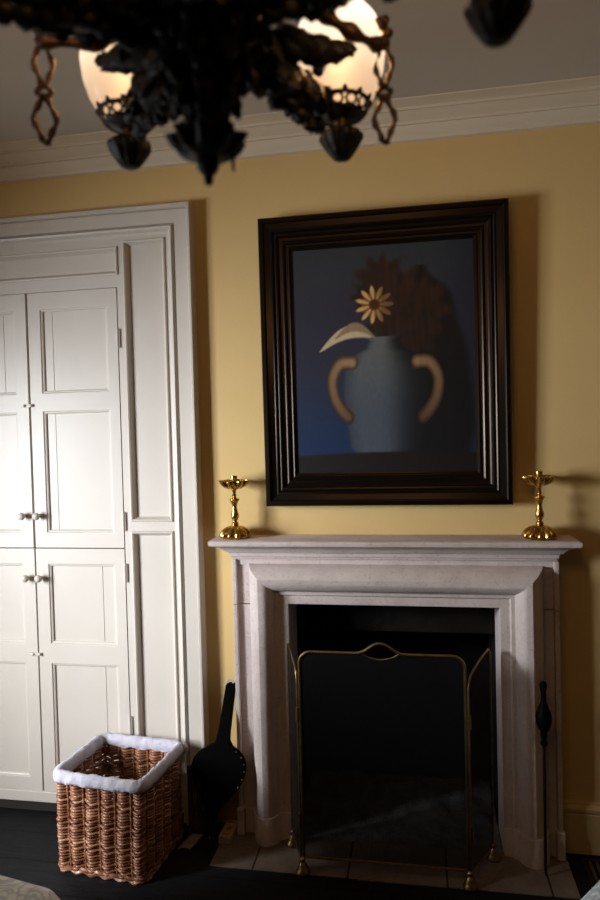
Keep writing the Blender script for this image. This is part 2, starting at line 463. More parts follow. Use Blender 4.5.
# ------------------------------------------------------------------ fireplace
fp = thing('fireplace', 'pale pinkish stone fireplace with rounded bolection surround and moulded mantel shelf', 'fireplace', (0, -.06, 0))
BOL = [(0, .050), (.001, .066), (.006, .090), (.016, .112), (.032, .130), (.050, .139), (.066, .137), (.082, .127), (.095, .112), (.102, .102), (.104, .094),
       (.106, .088), (.113, .087), (.120, .087), (.122, .080), (.126, .077), (.156, .076), (.160, .074), (.160, -.10)]
BX = .559
bm = BM(); rect_sweep(bm, -BX, BX+.020, .110, 1.118, BOL, True); obj('bolection_moulding', bm, M['stone'], fp, angle=28)
for s in (-1, 1):                                  # base blocks that follow the section of the roll
    bm = BM()
    pr = [(-.005, .0), (-.006, .070), (.0, .096), (.011, .118), (.029, .137), (.050, .1455), (.070, .143), (.088, .132), (.102, .115), (.108, .100), (.112, .093), (.122, .091), (.130, .083), (.160, .080), (.160, -.10)]
    cx = BX+(.020 if s > 0 else 0)
    pts = [(s*(cx-a), -d) for a, d in pr]
    loft(bm, [[(x, y, z) for x, y in pts] for z in (.004, .108)] + [[(x-s*.001, y*.99, .1125) for x, y in pts]])
    obj('base_block', bm, M['stone'], fp, angle=32)
    bm = BM()
    xo = .629 if s < 0 else .636
    for z0, z1 in ((.08, .948), (.951, 1.135)):
        a, b = sorted((s*(cx-.03), s*(xo-.018))); box(bm, a, b, -.055, -.0, z0, z1)
        a, b = sorted((s*(xo-.018), s*xo)); box(bm, a, b, -.074, -.0, z0, z1)
    obj('pilaster', bm, M['stone'], fp, smooth=False, bevel=.003)
    bm = BM(); a, b = sorted((s*(xo-.024), s*(xo+.006))); box(bm, a, b, -.084, 0, .004, .112)
    a, b = sorted((s*(cx-.0), s*(xo-.024))); box(bm, a, b, -.060, 0, .004, .106)
    obj('plinth_block', bm, M['stone'], fp, smooth=False, bevel=.004)
bm = BM(); box(bm, -.629, .636, -.062, 0, 1.112, 1.15); box(bm, -.56, .568, -.06, 0, 1.0, 1.112)
obj('frieze', bm, M['stone'], fp, smooth=False)
bm = BM()
SH = [(1.140, 0), (1.146, .001), (1.150, .006), (1.164, .008), (1.168, .012), (1.169, .018), (1.176, .022), (1.186, .032), (1.190, .036), (1.192, .042), (1.199, .052),
      (1.203, .060), (1.204, .067), (1.214, .070), (1.221, .070), (1.2245, .066), (1.226, .060)]
rings = []
for z, o_ in SH:
    x = .627+o_; y = .076+o_*1.37
    ring = []
    n = 40
    for i in range(n+1):
        t = i/n
        w = .0015*noise.noise(Vector((t*14, z*30, 0)))
        ring.append((-x+2*x*t, -y+w, z+w*.6))
    ring += [(x, -.001, z), (-x, -.001, z)]
    rings.append(ring)
loft(bm, rings); obj('mantel_shelf', bm, M['stone'], fp, angle=25)
# firebox (open box behind the surround)
bm = BM()
box(bm, -.43, -.405, .02, .5, .005, 1.0); box(bm, .424, .44, .02, .5, .005, 1.0); box(bm, -.43, .44, .47, .5, .005, 1.0)
box(bm, -.405, .424, .12, .17, .80, 1.0); box(bm, -.43, .44, .02, .5, 1.0, 1.03)
obj('firebox', bm, M['soot'], fp, smooth=False)['label'] = 'black sooty inside of the fireplace'
bm = BM(); nx, ny = 34, 20
g = [[bm.verts.new((-.404+.820*i/nx, -.065+.53*j/ny, .006+(.03*max(0, noise.noise(Vector((i*.3, j*.35, 2))))+.05*math.exp(-((i/nx-.5)/.25)**2-((j/ny-.7)/.2)**2)) * (1 if j > 6 else 0))) for j in range(ny+1)] for i in range(nx+1)]
for i in range(nx):
    for j in range(ny): bm.faces.new((g[i][j], g[i+1][j], g[i+1][j+1], g[i][j+1]))
obj('ash_bed', bm, M['ash'], fp)['label'] = 'grey ash on the fireplace floor'

bm = BM(); nx = 60
top = []
for i in range(nx+1):
    x = -.690+1.338*i/nx
    top.append((x, -.291+.012*i/nx+.003*noise.noise(Vector((i*.7, 0, 5)))))
rings = [[(x, y, .0) for x, y in top]+[(.648, -.001, .0), (-.690, -.001, .0)], [(x, y, .004) for x, y in top]+[(.648, -.001, .004), (-.690, -.001, .004)]]
loft(bm, rings)
h = obj('hearth', bm, M['hearth'], smooth=False)
tag(h, 'worn beige stone hearth slabs in front of fireplace', 'hearth')

# ------------------------------------------------------------------ fire screen
fs = thing('fire_screen', 'folding brass-framed mesh fire screen standing on bell-shaped feet', 'fire screen', (-.03, -.27, .004))
FLx, FRx, FY_ = -.325, .272, -.274
def arch_path(x0, x1, zb, zt, r, bump):
    p = [(x0, zb)]
    for k in range(7):
        a = PI-PI/2*k/6; p.append((x0+r+r*math.cos(a), zt-r+r*math.sin(a)))
    xm = (x0+x1)/2
    for k in range(13):
        t = k/12; x = xm-.088+.176*t
        p.append((x, zt+bump*(.5-.5*math.cos(2*PI*t))**1.1))
    for k in range(7):
        a = PI/2-PI/2*k/6; p.append((x1-r+r*math.cos(a), zt-r+r*math.sin(a)))
    p.append((x1, zb)); return p
ap = arch_path(FLx, FRx, .062, .834, .042, .038)
bm = BM(); tube(bm, [(x, FY_, z) for x, z in ap], .0052, 8); tube(bm, [(FLx, FY_, .064), (FRx, FY_, .064)], .005, 8)
xm = (FLx+FRx)/2
tube(bm, smooth_path([(xm-.070, FY_, .836), (xm-.04, FY_, .820), (xm, FY_, .813), (xm+.04, FY_, .820), (xm+.070, FY_, .836)]), .002, 6)
obj('front_frame', bm, M['brass_dull'], fs)
bm = BM()
cut = [(xm-.070, .834), (xm-.04, .820), (xm, .813), (xm+.04, .820), (xm+.070, .834)]
poly = [p for p in ap if p[0] <= xm-.075]+cut+[p for p in ap if p[0] >= xm+.075]
bm.faces.new([bm.verts.new((x, FY_+.001, z)) for x, z in poly]); bmesh.ops.triangulate(bm, faces=bm.faces)
obj('front_mesh', bm, M['mesh'], fs, smooth=False)['label'] = 'fine dark wire mesh panel'
for s, (fx, bx, by) in ((-1, (FLx-.010, -.398, -.115)), (1, (FRx+.010, .376, -.100))):
    f0 = Vector((fx, FY_, 0)); b0 = Vector((bx, by, 0))
    P = lambda t, z: f0+(b0-f0)*t+Vector((0, 0, z))
    pts = [P(0, .055), P(0, .715), P(.04, .740), P(.14, .762), P(.55, .795), P(.92, .812), P(1, .795), P(1, .055)]
    bm = BM(); tube(bm, [pts[0], pts[1]]+smooth_path(pts[1:6], 4)[1:]+pts[6:], .0042, 8); tube(bm, [pts[0], pts[-1]], .004, 8)
    for hz in (.2, .6): tube(bm, [P(0, hz-.025), P(0, hz+.025)], .009, 8)
    wf_ = obj('wing_frame', bm, M['brass_dull'], fs)
    bm = BM(); bm.faces.new([bm.verts.new(p) for p in pts]); bmesh.ops.triangulate(bm, faces=bm.faces)
    obj('wing_mesh', bm, M['mesh'], fs, smooth=False)['label'] = 'fine dark wire mesh side panel'
BELL = [(0, .026), (.004, .0275), (.010, .0265), (.018, .021), (.028, .0165), (.036, .0145), (.040, .010), (.043, .0085), (.047, .011), (.053, .0115), (.058, .009), (.062, .004), (.0625, .001)]
for x, y in ((FLx-.004, FY_-.004), (FRx+.004, FY_-.004), (-.398, -.115), (.376, -.100)):
    bm = BM(); lathe(bm, BELL, (x, y, .004), 22); obj('bell_foot', bm, M['brass_dull'], fs, angle=50)

# ------------------------------------------------------------------ framed painting
ang = math.asin(.019/1.15)
pic = thing('framed_painting', 'large dark blue painting in wide black moulded frame hanging above mantel', 'painting', (-.0, -.012, 1.349), Matrix.Rotation(ang, 4, 'X'))
PX0, PX1, PZ0, PZ1 = -.484, .478, .0, 1.150
FP = [(0, .0), (0, .040), (.004, .045), (.018, .047), (.022, .045), (.024, .040), (.046, .034), (.049, .036), (.053, .037), (.057, .034), (.059, .029),
      (.066, .031), (.072, .029), (.075, .024), (.080, .020), (.088, .0185), (.093, .021), (.098, .0215), (.103, .018), (.105, .013), (.112, .012), (.117, .0145), (.121, .013), (.124, .008), (.130, .006), (.130, .0)]
bm = BM(); rect_sweep(bm, PX0, PX1, PZ0, PZ1, FP); obj('picture_frame', bm, M['frame'], pic, local=True, angle=20)
bm = BM(); box(bm, PX0+.01, PX1-.01, -.002, .004, PZ0+.01, PZ1-.01); obj('backing_board', bm, M['black'], pic, local=True, smooth=False)
# canvas: an anonymous two-handled stone jar with a brown dried bouquet, painted as vertex colours
def mixc(a, b, t): t = max(0, min(1, t)); return tuple(x+(y-x)*t for x, y in zip(a, b))
def sstep(a, b, x):
    t = max(0, min(1, (x-a)/(b-a))); return t*t*(3-2*t)
def interp(tab, v):
    for (v0, w0), (v1, w1) in zip(tab[:-1], tab[1:]):
        if v0 <= v <= v1:
            t = (v-v0)/(v1-v0); t = t*t*(3-2*t); return w0+(w1-w0)*t
    return -1
JAR = [(.085, .17), (.12, .20), (.25, .215), (.36, .235), (.45, .225), (.52, .165), (.555, .10), (.58, .085), (.60, .11)]
def seg_d(u, v, pts):
    best = 9; bt = 0
    for k in range(len(pts)-1):
        ax, ay = pts[k]; bx, by = pts[k+1]; dx, dy = bx-ax, by-ay
        t = max(0, min(1, ((u-ax)*dx+(v-ay)*dy)/(dx*dx+dy*dy))); d = math.hypot(u-ax-dx*t, v-ay-dy*t)
        if d < best: best, bt = d, (k+t)/(len(pts)-1)
    return best, bt
HL = [(p.x, p.y) for p in smooth_path([(.33, .49, 0), (.26, .485, 0), (.215, .42, 0), (.225, .34, 0), (.265, .28, 0), (.30, .25, 0)], 5)]
HR = [(1.015-x, y-.005) for x, y in HL]
def paint(u, v):
    A = 1.0/1.26
    w = .012*noise.noise(Vector((u*6, v*6, 0)))+.003*noise.noise(Vector((u*22, v*22, 3)))
    c = mixc((13, 36, 66), (38, 37, 50), sstep(.05, .6, v+w*3)); c = mixc(c, (44, 47, 50), sstep(.6, 1.0, v))
    c = mixc(c, (24, 26, 36), .5*sstep(.75, 1, u))
    sh = interp([(.0, .2), (.3, .24), (.5, .22), (.75, .16), (.9, .02)], v)      # shadow of the jar on the painted wall
    if sh > 0: c = mixc(c, (10, 8, 7), .93*sstep(.03, -.03, abs(u-.77+.06*v)-sh+w))
    # dried bouquet
    for (cx, cy, r, cc) in ((.60, .76, .14, (54, 30, 11)), (.70, .72, .145, (50, 28, 10)), (.66, .62, .13, (40, 22, 9)), (.50, .84, .115, (48, 26, 12)), (.55, .66, .11, (44, 25, 10)), (.42, .78, .06, (42, 24, 12))):
        d = math.hypot((u-cx)*.79, v-cy)/1.0
        lump = .018*math.sin(math.atan2(v-cy, u-cx)*9+cx*40)
        st = .85+.3*noise.noise(Vector((u*40, v*9, cx*9)))
        c = mixc(c, tuple(x*st for x in cc), sstep(.03, -.03, d-r*.86-lump))
    # jar
    hw = interp(JAR, v)
    if hw > 0:
        e = abs(u-.51)-hw+w*.4
        k = (u-.51)/max(hw, .01)
        base = mixc((84, 86, 84), (62, 70, 78), sstep(.6, .2, v)); base = mixc(base, (14, 15, 17), sstep(-.15, .95, k)); base = mixc(base, (45, 52, 60), sstep(-.6, -1.1, k))
        c = mixc(c, base, sstep(.012, -.012, e))
    for pts, dk in ((HL, 0), (HR, .35)):
        d, t = seg_d(u, v, pts)
        tan = mixc((140, 110, 76), (74, 52, 32), t*.8+dk*.4); tan = mixc(tan, (26, 18, 12), .75*sstep(.006, .034, d))
        c = mixc(c, tan, sstep(.036, .028, d+w*.3))
    # one round pale seed head with petals, and a drooping pale leaf pair
    a = math.atan2(v-.74, (u-.46)*.79); d = math.hypot((u-.46)*.79, v-.74)
    pr_ = .068+.016*math.cos(a*11)
    if d < pr_+.02:
        f = mixc((196, 156, 92), (110, 74, 36), .5+.5*math.cos(a*11+PI)); f = mixc((60, 36, 14), f, sstep(.018, .03, d))
        f = mixc(f, (70, 42, 18), .65*sstep(-.02, .06, u-.46))
        c = mixc(c, f, sstep(.008, -.008, d-pr_))
    for p0, p1, wd, cc in (((.45, .60), (.15, .545), .028, (176, 156, 122)), ((.46, .595), (.24, .60), .02, (128, 108, 80))):
        d, t = seg_d(u, v-.05*math.sin(PI*max(0, min(1, (p0[0]-u)/(p0[0]-p1[0])))), [p0, p1])
        c = mixc(c, mixc(cc, (70, 55, 36), .8*(d > wd*.05 and v < p0[1]-.055*t)), sstep(.006, -.006, d-wd*math.sin(PI*(.05+.9*t))))
    if v < .085+.012*math.sin(u*3): c = mixc(c, (17, 12, 9), sstep(.0, .012, .085+.012*math.sin(u*3)-v))
    g = 1+.05*noise.noise(Vector((u*60, v*40, 7)))
    return s2l(tuple(max(0, min(255, x*g*1.05)) for x in c))
nx, nz = 190, 236
cx0, cx1, cz0, cz1 = PX0+.127, PX1-.127, PZ0+.127, PZ1-.127
bm = BM(); lay = bm.verts.layers.float_color.new('paint')
g = []
for i in range(nx+1):
    cl = []
    for j in range(nz+1):
        u, v = i/nx, j/nz
        q = bm.verts.new((cx0+(cx1-cx0)*u, -.0045, cz0+(cz1-cz0)*v)); q[lay] = (*paint(u, v), 1); cl.append(q)
    g.append(cl)
for i in range(nx):
    for j in range(nz): bm.faces.new((g[i][j], g[i+1][j], g[i+1][j+1], g[i][j+1]))
obj('canvas', bm, M['canvas'], pic, local=True)['label'] = 'dark blue painted canvas'

# ------------------------------------------------------------------ candlesticks
cs = thing('candlestick', 'polished brass candlestick on the left end of the mantel shelf', 'candlestick', (-.607, -.085, 1.2265), None, 'pair of brass candlesticks on the mantel')
bm = BM(); lathe(bm, [(0, .054, .16), (.004, .059, .18), (.010, .060, .24), (.022, .056, .26), (.034, .047, .22), (.043, .034, .16), (.048, .021, .04), (.050, .013), (.052, .0125)], seg=132, lobes=11)
obj('base', bm, M['brass'], cs, local=True, angle=60)
bm = BM(); lathe(bm, [(.050, .012), (.054, .0145), (.060, .0135), (.064, .009), (.068, .0085), (.074, .012), (.084, .0165), (.094, .016), (.106, .012), (.122, .009), (.136, .0115), (.148, .017), (.152, .0205), (.156, .0195), (.160, .010), (.164, .006), (.168, .009), (.172, .010), (.176, .006), (.190, .0085), (.196, .014)], seg=24)
obj('stem', bm, M['brass'], cs, local=True, angle=50)
bm = BM(); lathe(bm, [(.194, .012), (.197, .026, .15), (.204, .040, .24), (.213, .049, .30), (.224, .054, .36), (.231, .056, .42), (.232, .054, .42), (.222, .050, .34), (.212, .042, .26), (.206, .032, .18), (.204, .014)], seg=120, lobes=8)
obj('drip_pan', bm, M['brass'], cs, local=True, angle=60)
bm = BM(); lathe(bm, [(.205, .011), (.212, .0105), (.222, .0115), (.236, .0125), (.247, .0140), (.250, .0135), (.250, .0095), (.230, .009)], seg=20)
obj('socket', bm, M['brass'], cs, local=True, angle=50)
dup(cs, (.567, -.085, 1.2265), 'polished brass candlestick on the right end of the mantel shelf')

# ------------------------------------------------------------------ wicker basket
BW, BD, BH = .358, .318, .370
bk = thing('wicker_basket', 'rectangular red-brown wicker basket with white cloth-lined rim beside cupboard', 'basket', (-1.060, -.238, 0), Matrix.Rotation(math.radians(-6), 4, 'Z'))
def rr_path(w, d, r, n):
    L = 2*(w-2*r)+2*(d-2*r)+2*PI*r; out = []
    segs = [((w/2-r), -d/2, 'l', 0), ]
    pts = []
    cors = [(w/2-r, -d/2+r, -PI/2), (w/2-r, d/2-r, 0), (-w/2+r, d/2-r, PI/2), (-w/2+r, -d/2+r, PI)]
    poly = []
    for cx, cy, a0 in cors:
        for k in range(9):
            a = a0+PI/2*k/8; poly.append((cx+r*math.cos(a), cy+r*math.sin(a)))
    poly.append(poly[0]); acc = [0]
    for a, b in zip(poly[:-1], poly[1:]): acc.append(acc[-1]+math.hypot(b[0]-a[0], b[1]-a[1]))
    k = 0
    for i in range(n):
        s = acc[-1]*i/n
        while acc[k+1] < s: k += 1
        t = (s-acc[k])/max(1e-9, acc[k+1]-acc[k])
        p = (poly[k][0]+(poly[k+1][0]-poly[k][0])*t, poly[k][1]+(poly[k+1][1]-poly[k][1])*t)
        q0, q1 = poly[k], poly[k+1]; tx, ty = q1[0]-q0[0], q1[1]-q0[1]; l = math.hypot(tx, ty) or 1
        out.append((p[0], p[1], ty/l, -tx/l, s/acc[-1]))
    return out
NP, NB = 320, 20
flare = lambda z: 1+.03*(z/BH)
rows = 33
bm = BM()
for k in range(rows):
    z = .008+(BH-.012)*k/(rows-1)
    base = rr_path(BW*flare(z), BD*flare(z), .028, NP)
    ph = 0.5*math.sin(k*.17)+(.55 if k % 2 else 0)+.25*math.sin(k*2.3)
    pts = []
    for x, y, nx_, ny_, s in base:
        o_ = .0088*math.sin(2*PI*NB*s+ph)+.0016*noise.noise(Vector((s*60, k*3.1, 0)))
        pts.append((x+nx_*o_, y+ny_*o_, z+.0012*noise.noise(Vector((s*40, k*1.7, 9)))))
    tube(bm, pts, [.0055+.0011*noise.noise(Vector((i*.15, k*2.2, 4))) for i in range(len(pts))], 6, closed=True)
obj('woven_side', bm, M['wicker'], bk, local=True, angle=80)
bm = BM()
b0 = rr_path(BW, BD, .028, NB*2); b1 = rr_path(BW*flare(BH), BD*flare(BH), .028, NB*2)
for i in range(NB*2):
    s_ = (i+.5)/(2*NB)
    p = rr_path(BW, BD, .028, NB*4)[2*i+1]; q = rr_path(BW*flare(BH), BD*flare(BH), .028, NB*4)[2*i+1]
    tube(bm, [(p[0], p[1], .004), (q[0], q[1], BH)], .0042, 6)
obj('stake', bm, M['wicker'], bk, local=True)['label'] = 'upright willow stakes of the weave'
bm = BM()
for dz, rr_ in ((.006, .0075), (.017, .007)):
    base = rr_path(BW+.010, BD+.010, .030, NP)
    tube(bm, [(x+nx_*.004*math.sin(2*PI*22*s+dz*300), y+ny_*.004*math.sin(2*PI*22*s+dz*300), dz+.002+.003*math.sin(2*PI*22*s)) for x, y, nx_, ny_, s in base], rr_, 6, closed=True)
obj('foot_border', bm, M['wicker'], bk, local=True)['label'] = 'thick plaited bottom border'
bm = BM(); box(bm, -BW/2+.008, BW/2-.008, -BD/2+.008, BD/2-.008, .010, .020); obj('basket_base', bm, M['wood'], bk, local=True, smooth=False)
bm = BM()
nf = 220; rings = []
for x, y, nx_, ny_, s in rr_path(BW*flare(BH), BD*flare(BH), .034, nf):
    ring = []
    sec = [(-.012, -.036), (-.017, -.022), (-.0165, -.004), (-.010, .008), (.0, .012), (.011, .008), (.0185, -.003), (.0205, -.016), (.0175, -.028), (.0135, -.029), (.0125, -.010), (-.0115, -.010)]
    for j, (o_, dz) in enumerate(sec):
        wv = .0045*noise.noise(Vector((s*38, j*.5, 1)))+.0022*noise.noise(Vector((s*120, j*.8, 5)))
        o2 = o_+(wv if j < 9 else 0) * (1 if o_ > 0 else -1)
        zz = BH+.004+dz+(.006*noise.noise(Vector((s*30, 4, 2))) if j in (0, 8, 9) else wv*.7)
        ring.append((x+nx_*o2, y+ny_*o2, zz))
    rings.append(ring)
loft(bm, rings, closed_path=True)
blob(bm, (BW/2*1.06+.006, BD/2*1.06-.004, BH-.012), (.017, .014, .020), 10, 8, None, .25, 3)
obj('cloth_liner', bm, M['fabric_liner'], bk, local=True, angle=70)['label'] = 'lavender-white cloth folded over the rim'

# ------------------------------------------------------------------ bellows
tip = Vector((-.722, -.215, .010)); topp = Vector((-.655, -.036, .622))
up = (topp-tip).normalized(); side = Vector((1, .10, 0)); side = (side-up*side.dot(up)).normalized(); nrm = side.cross(up)
rot = Matrix((side, up, nrm)).transposed().to_4x4()       # local x = width, y = length, z = thickness (towards the room)
bl = thing('bellows', 'black pear-shaped fireside bellows leaning handle-up against wall beside fireplace', 'bellows', tip, rot)
LT = (topp-tip).length
BO = [(.135, .020), (.16, .032), (.19, .052), (.22, .074), (.25, .094), (.28, .106), (.31, .110), (.335, .105), (.36, .090), (.378, .066), (.392, .040), (.41, .027), (.44, .0235), (.50, .0215), (.56, .0195), (.60, .0185), (LT-.022, .019), (LT-.008, .014)]
def board(z0, z1, tab):
    bm = BM(); out = [(w, l) for l, w in tab]+[(-w, l) for l, w in reversed(tab)]
    loft(bm, [[(x, y, z) for x, y in out] for z in (z0, z1)]); return bm
bw = obj('front_board', board(.010, .022, BO), M['black'], bl, local=True, smooth=False, bevel=.003)
obj('back_board', board(-.032, -.020, [(l, w*.98) for l, w in BO]), M['black'], bl, local=True, smooth=False, bevel=.003)
bm = BM()
LO = [b for b in BO if b[0] <= .395]
rings = []
for z, k in ((-.021, .985), (-.012, .90), (-.005, .985), (.001, .90), (.011, .985)):
    rings.append([(w*k, l, z) for l, w in LO]+[(-w*k, l, z) for l, w in reversed(LO)])
loft(bm, rings); obj('leather_side', bm, M['black'], bl, local=True)['label'] = 'pleated black leather side'
for px_, l, z in [(s*(w-.004), l, .0235) for l, w in LO[4:-1] for s in (1,)]+[(.004, .105, .019), (.004, .055, .013)]:
    bm = BM(); blob(bm, (px_, l, z), (.0032, .0032, .003), 8, 6); obj('stud', bm, M['brass'], bl, local=True)
bm = BM(); tube(bm, [(0, .15, -.004), (0, .11, -.004), (0, .06, -.003), (0, .0, 0)], [.026, .021, .013, .0095], 14)
obj('nozzle', bm, M['iron'], bl, local=True)
bm = BM(); tube(bm, [(-.004+.014*math.cos(a), LT-.010+.014*math.sin(a), .012) for a in [2*PI*k/16 for k in range(16)]], .0028, 6, closed=True)
obj('hanging_loop', bm, M['fabric_liner'], bl, local=True)['label'] = 'pale hanging loop'

# dark slatted board standing behind the basket, matchbox, paper scrap
bd = thing('slatted_board', 'low dark slatted board standing upright between basket and bellows', 'board', (-.798, -.085, 0))
for k in range(4):
    bm = BM(); x = -.840+k*.022; box(bm, x, x+.018, -.092, -.080, .0, .284); obj('slat', bm, M['wood'], bd, smooth=False, bevel=.002)
for z in (.06, .22):
    bm = BM(); box(bm, -.840, -.756, -.080, -.070, z, z+.03); obj('crosspiece', bm, M['wood'], bd, smooth=False)

mt = thing('matchbox', 'long yellow matchbox with black emblem lying on hearth beside bellows', 'matchbox', (-.668, -.085, .0045), Matrix.Rotation(math.radians(-2), 4, 'Z'))
bm = BM(); box(bm, -.026, .026, -.062, .062, .002, .026); obj('sleeve', bm, M['match_yellow'], mt, local=True, smooth=False)
bm = BM(); box(bm, -.0245, .0245, -.0635, .0635, .0, .0245); obj('tray', bm, M['match_side'], mt, local=True, smooth=False)['label'] = 'grey card tray'
bm = BM()
for a in range(5):
    th = a*2*PI/5+.3; tube(bm, smooth_path([(0, 0, .0262), (.007*math.cos(th), .010*math.sin(th), .0265), (.013*math.cos(th+.5), .018*math.sin(th+.5), .0262)], 4), [.002]*8+[.001], 5, flat=.3)
tube(bm, [(-.016, .036, .0263), (-.004, .042, .0263), (.016, .037, .0263)], .002, 5, flat=.3); tube(bm, [(-.017, -.036, .0263), (.0, -.041, .0263), (.017, -.037, .0263)], .002, 5, flat=.3)
obj('emblem', bm, M['ink'], mt, local=True)['label'] = 'black printed emblem'

bm = BM(); nx, ny = 10, 14
g = [[bm.verts.new((-.850+.055*i/nx+.02*j/ny, -.205+.100*j/ny+.006*i/nx, .004+.010*abs(math.sin(PI*(i/nx)*1.0))*(.6+.4*math.sin(j*.7))+.003*noise.noise(Vector((i*.5, j*.4, 1))))) for j in range(ny+1)] for i in range(nx+1)]
for i in range(nx):
    for j in range(ny): bm.faces.new((g[i][j], g[i+1][j], g[i+1][j+1], g[i][j+1]))
ps = obj('paper_scrap', bm, M['paper']); so = ps.modifiers.new('thick', 'SOLIDIFY'); so.thickness = .002
tag(ps, 'small pale folded paper scrap on dark floor behind basket', 'paper')

# ------------------------------------------------------------------ poker
pk_b = Vector((.551, -.178, .006)); pk_t = Vector((.556, -.162, .716)); L = (pk_t-pk_b).length
zt = (pk_t-pk_b).normalized(); xs = Vector((1, 0, 0)); xs = (xs-zt*xs.dot(zt)).normalized(); ys = zt.cross(xs)
pk = thing('fire_poker', 'black iron poker with bulbous turned handle leaning on fireplace right side', 'poker', pk_b, Matrix((xs, ys, zt)).transposed().to_4x4())
bm = BM(); tube(bm, [(0, 0, 0), (0, 0, .02), (0, 0, L-.235)], [.003, .0055, .0055], 10); obj('rod', bm, M['iron'], pk, local=True)
bm = BM(); lathe(bm, [(L-.238, .006), (L-.232, .012), (L-.224, .013), (L-.216, .009), (L-.206, .011), (L-.196, .013), (L-.186, .011), (L-.172, .020), (L-.150, .027), (L-.130, .0285), (L-.112, .025), (L-.092, .016), (L-.074, .010), (L-.050, .0085), (L-.036, .010), (L-.024, .0135), (L-.012, .0135), (L-.003, .008), (L, .002)], seg=20)
obj('handle', bm, M['black'], pk, local=True, angle=60)

# floor grille on the right
gr = thing('floor_grille', 'dark ribbed grille set on floor by skirting right of hearth', 'grille', (.93, -.16, 0))
bm = BM()
for a in ((.70, .715, -.27, -.055), (1.165, 1.18, -.27, -.055), (.715, 1.165, -.27, -.255), (.715, 1.165, -.07, -.055)): box(bm, a[0], a[1], a[2], a[3], .0005, .007)
obj('grille_frame', bm, M['iron'], gr, smooth=False)
for k in range(18):
    bm = BM(); x = .722+k*.0247; box(bm, x, x+.011, -.255, -.07, .0005, .006); obj('rib', bm, M['wood'], gr, smooth=False)

# ------------------------------------------------------------------ upholstered stools in the foreground corners
def cushion(bm, hx, hy, z0, z1, r, dome):
    rings = []
    n = 48
    def ringat(inset, z):
        out = []
        for x, y, a, b_, s in rr_path(2*(hx-inset), 2*(hy-inset), max(.012, r-inset*.5), n): out.append((x, y, z))
        return out
    for ins, z in ((.02, z0), (.004, z0+.012), (0, z0+(z1-z0)*.5), (.006, z1-.02), (.022, z1-.006), (.05, z1), (hx*.4, z1+dome*.7), (hx*.75, z1+dome)):
        rings.append(ringat(min(ins, hx-.02, hy-.02), z))
    loft(bm, rings)
def stool(loc, rz, hx, hy, h, fab, label, name, cat):
    t = thing(name, label, cat, loc, Matrix.Rotation(rz, 4, 'Z'))
    bm = BM(); cushion(bm, hx, hy, h-.07, h-.012, .05, .012); obj('padded_top', bm, fab, t, local=True, angle=50)
    bm = BM(); box(bm, -hx+.012, hx-.012, -hy+.012, hy-.012, h-.125, h-.068); obj('apron', bm, M['tan'], t, local=True, smooth=False, bevel=.006)
    for sx in (-1, 1):
        for sy in (-1, 1):
            bm = BM(); x, y = sx*(hx-.04), sy*(hy-.04)
            tube(bm, [(x, y, h-.12), (x, y, h-.2), (x+sx*.005, y+sy*.005, .05), (x+sx*.01, y+sy*.01, 0)], [.022, .02, .014, .016], 12); obj('leg', bm, M['wood'], t, local=True)
    return t
t = stool((-1.285, -1.235, 0), math.radians(-11), .36, .33, .40, M['damask'], 'armless chair with pale patterned fabric seat at lower left corner, tall unseen back added to block window light', 'shade_chair', 'chair')
bm = BM()
rings = []
for x0, x1, hy, z in ((-.36, -.29, .325, .30), (-.365, -.275, .33, .42), (-.385, -.285, .33, .70), (-.42, -.325, .325, 1.13), (-.43, -.345, .30, 1.21), (-.425, -.365, .24, 1.24)):
    rings.append([(x0, -hy+.02, z), (x0+.02, -hy, z), (x1-.02, -hy, z), (x1, -hy+.03, z), (x1+.012, 0, z), (x1, hy-.03, z), (x1-.02, hy, z), (x0+.02, hy, z), (x0, hy-.02, z)])
loft(bm, rings); obj('shade_backrest', bm, M['damask'], t, local=True, angle=60)  # tall out-of-view back, added to keep window light off the lower right
a = math.radians(51.2)
d = Vector((math.cos(a), math.sin(a), 0)); nn = Vector((math.sin(a), -math.cos(a), 0))
c = Vector((.54, -.905, 0)) + d*.02 + nn*.222
stool(c, a, .42, .262, .445, M['damask2'], 'stool with grey-green patterned fabric top at lower right corner', 'upholstered_stool', 'stool')

# ------------------------------------------------------------------ chandelier
CX, CY = -.122, -1.885
ch = thing('chandelier', 'dark bronze chandelier with lit opal globes, acanthus arms and gilt chains', 'chandelier', (CX, CY, 1.94))
bm = BM()
lathe(bm, [(1.980, .020), (1.990, .022), (2.008, .024, .1), (2.030, .029, .14), (2.055, .036, .16), (2.085, .044, .16), (2.115, .055, .14), (2.15, .070, .12), (2.20, .091, .1), (2.245, .108, .08), (2.262, .122), (2.272, .124), (2.28, .108), (2.295, .06), (2.32, .030), (2.36, .020), (2.40, .028), (2.42, .020), (2.45, .011), (2.78, .011), (2.785, .02)], (CX, CY, 0), 72, lobes=12)
obj('body', bm, M['bronze'], ch, angle=60)
bm = BM()
for ring_z, ring_r, n, sz in ((2.045, .032, 7, .017), (2.090, .045, 8, .023), (2.145, .068, 9, .030), (2.205, .093, 10, .034)):
    for k in range(n):
        a = 2*PI*(k+.5*(n % 2))/n
        Rz = Matrix.Rotation(a, 3, 'Z') @ Matrix.Rotation(-.35, 3, 'Y')
        blob(bm, (CX+ring_r*math.cos(a), CY+ring_r*math.sin(a), ring_z), (.010, sz*.72, sz*1.15), 10, 8, Rz, .5, k+ring_z*9)
        blob(bm, (CX+(ring_r+.012)*math.cos(a), CY+(ring_r+.012)*math.sin(a), ring_z+sz*.95), (.009, .011, .009), 8, 6, Rz, .3, k)
obj('acanthus_leaf', bm, M['bronze'], ch, angle=70)['label'] = 'bands of dark acanthus leaves round the body'
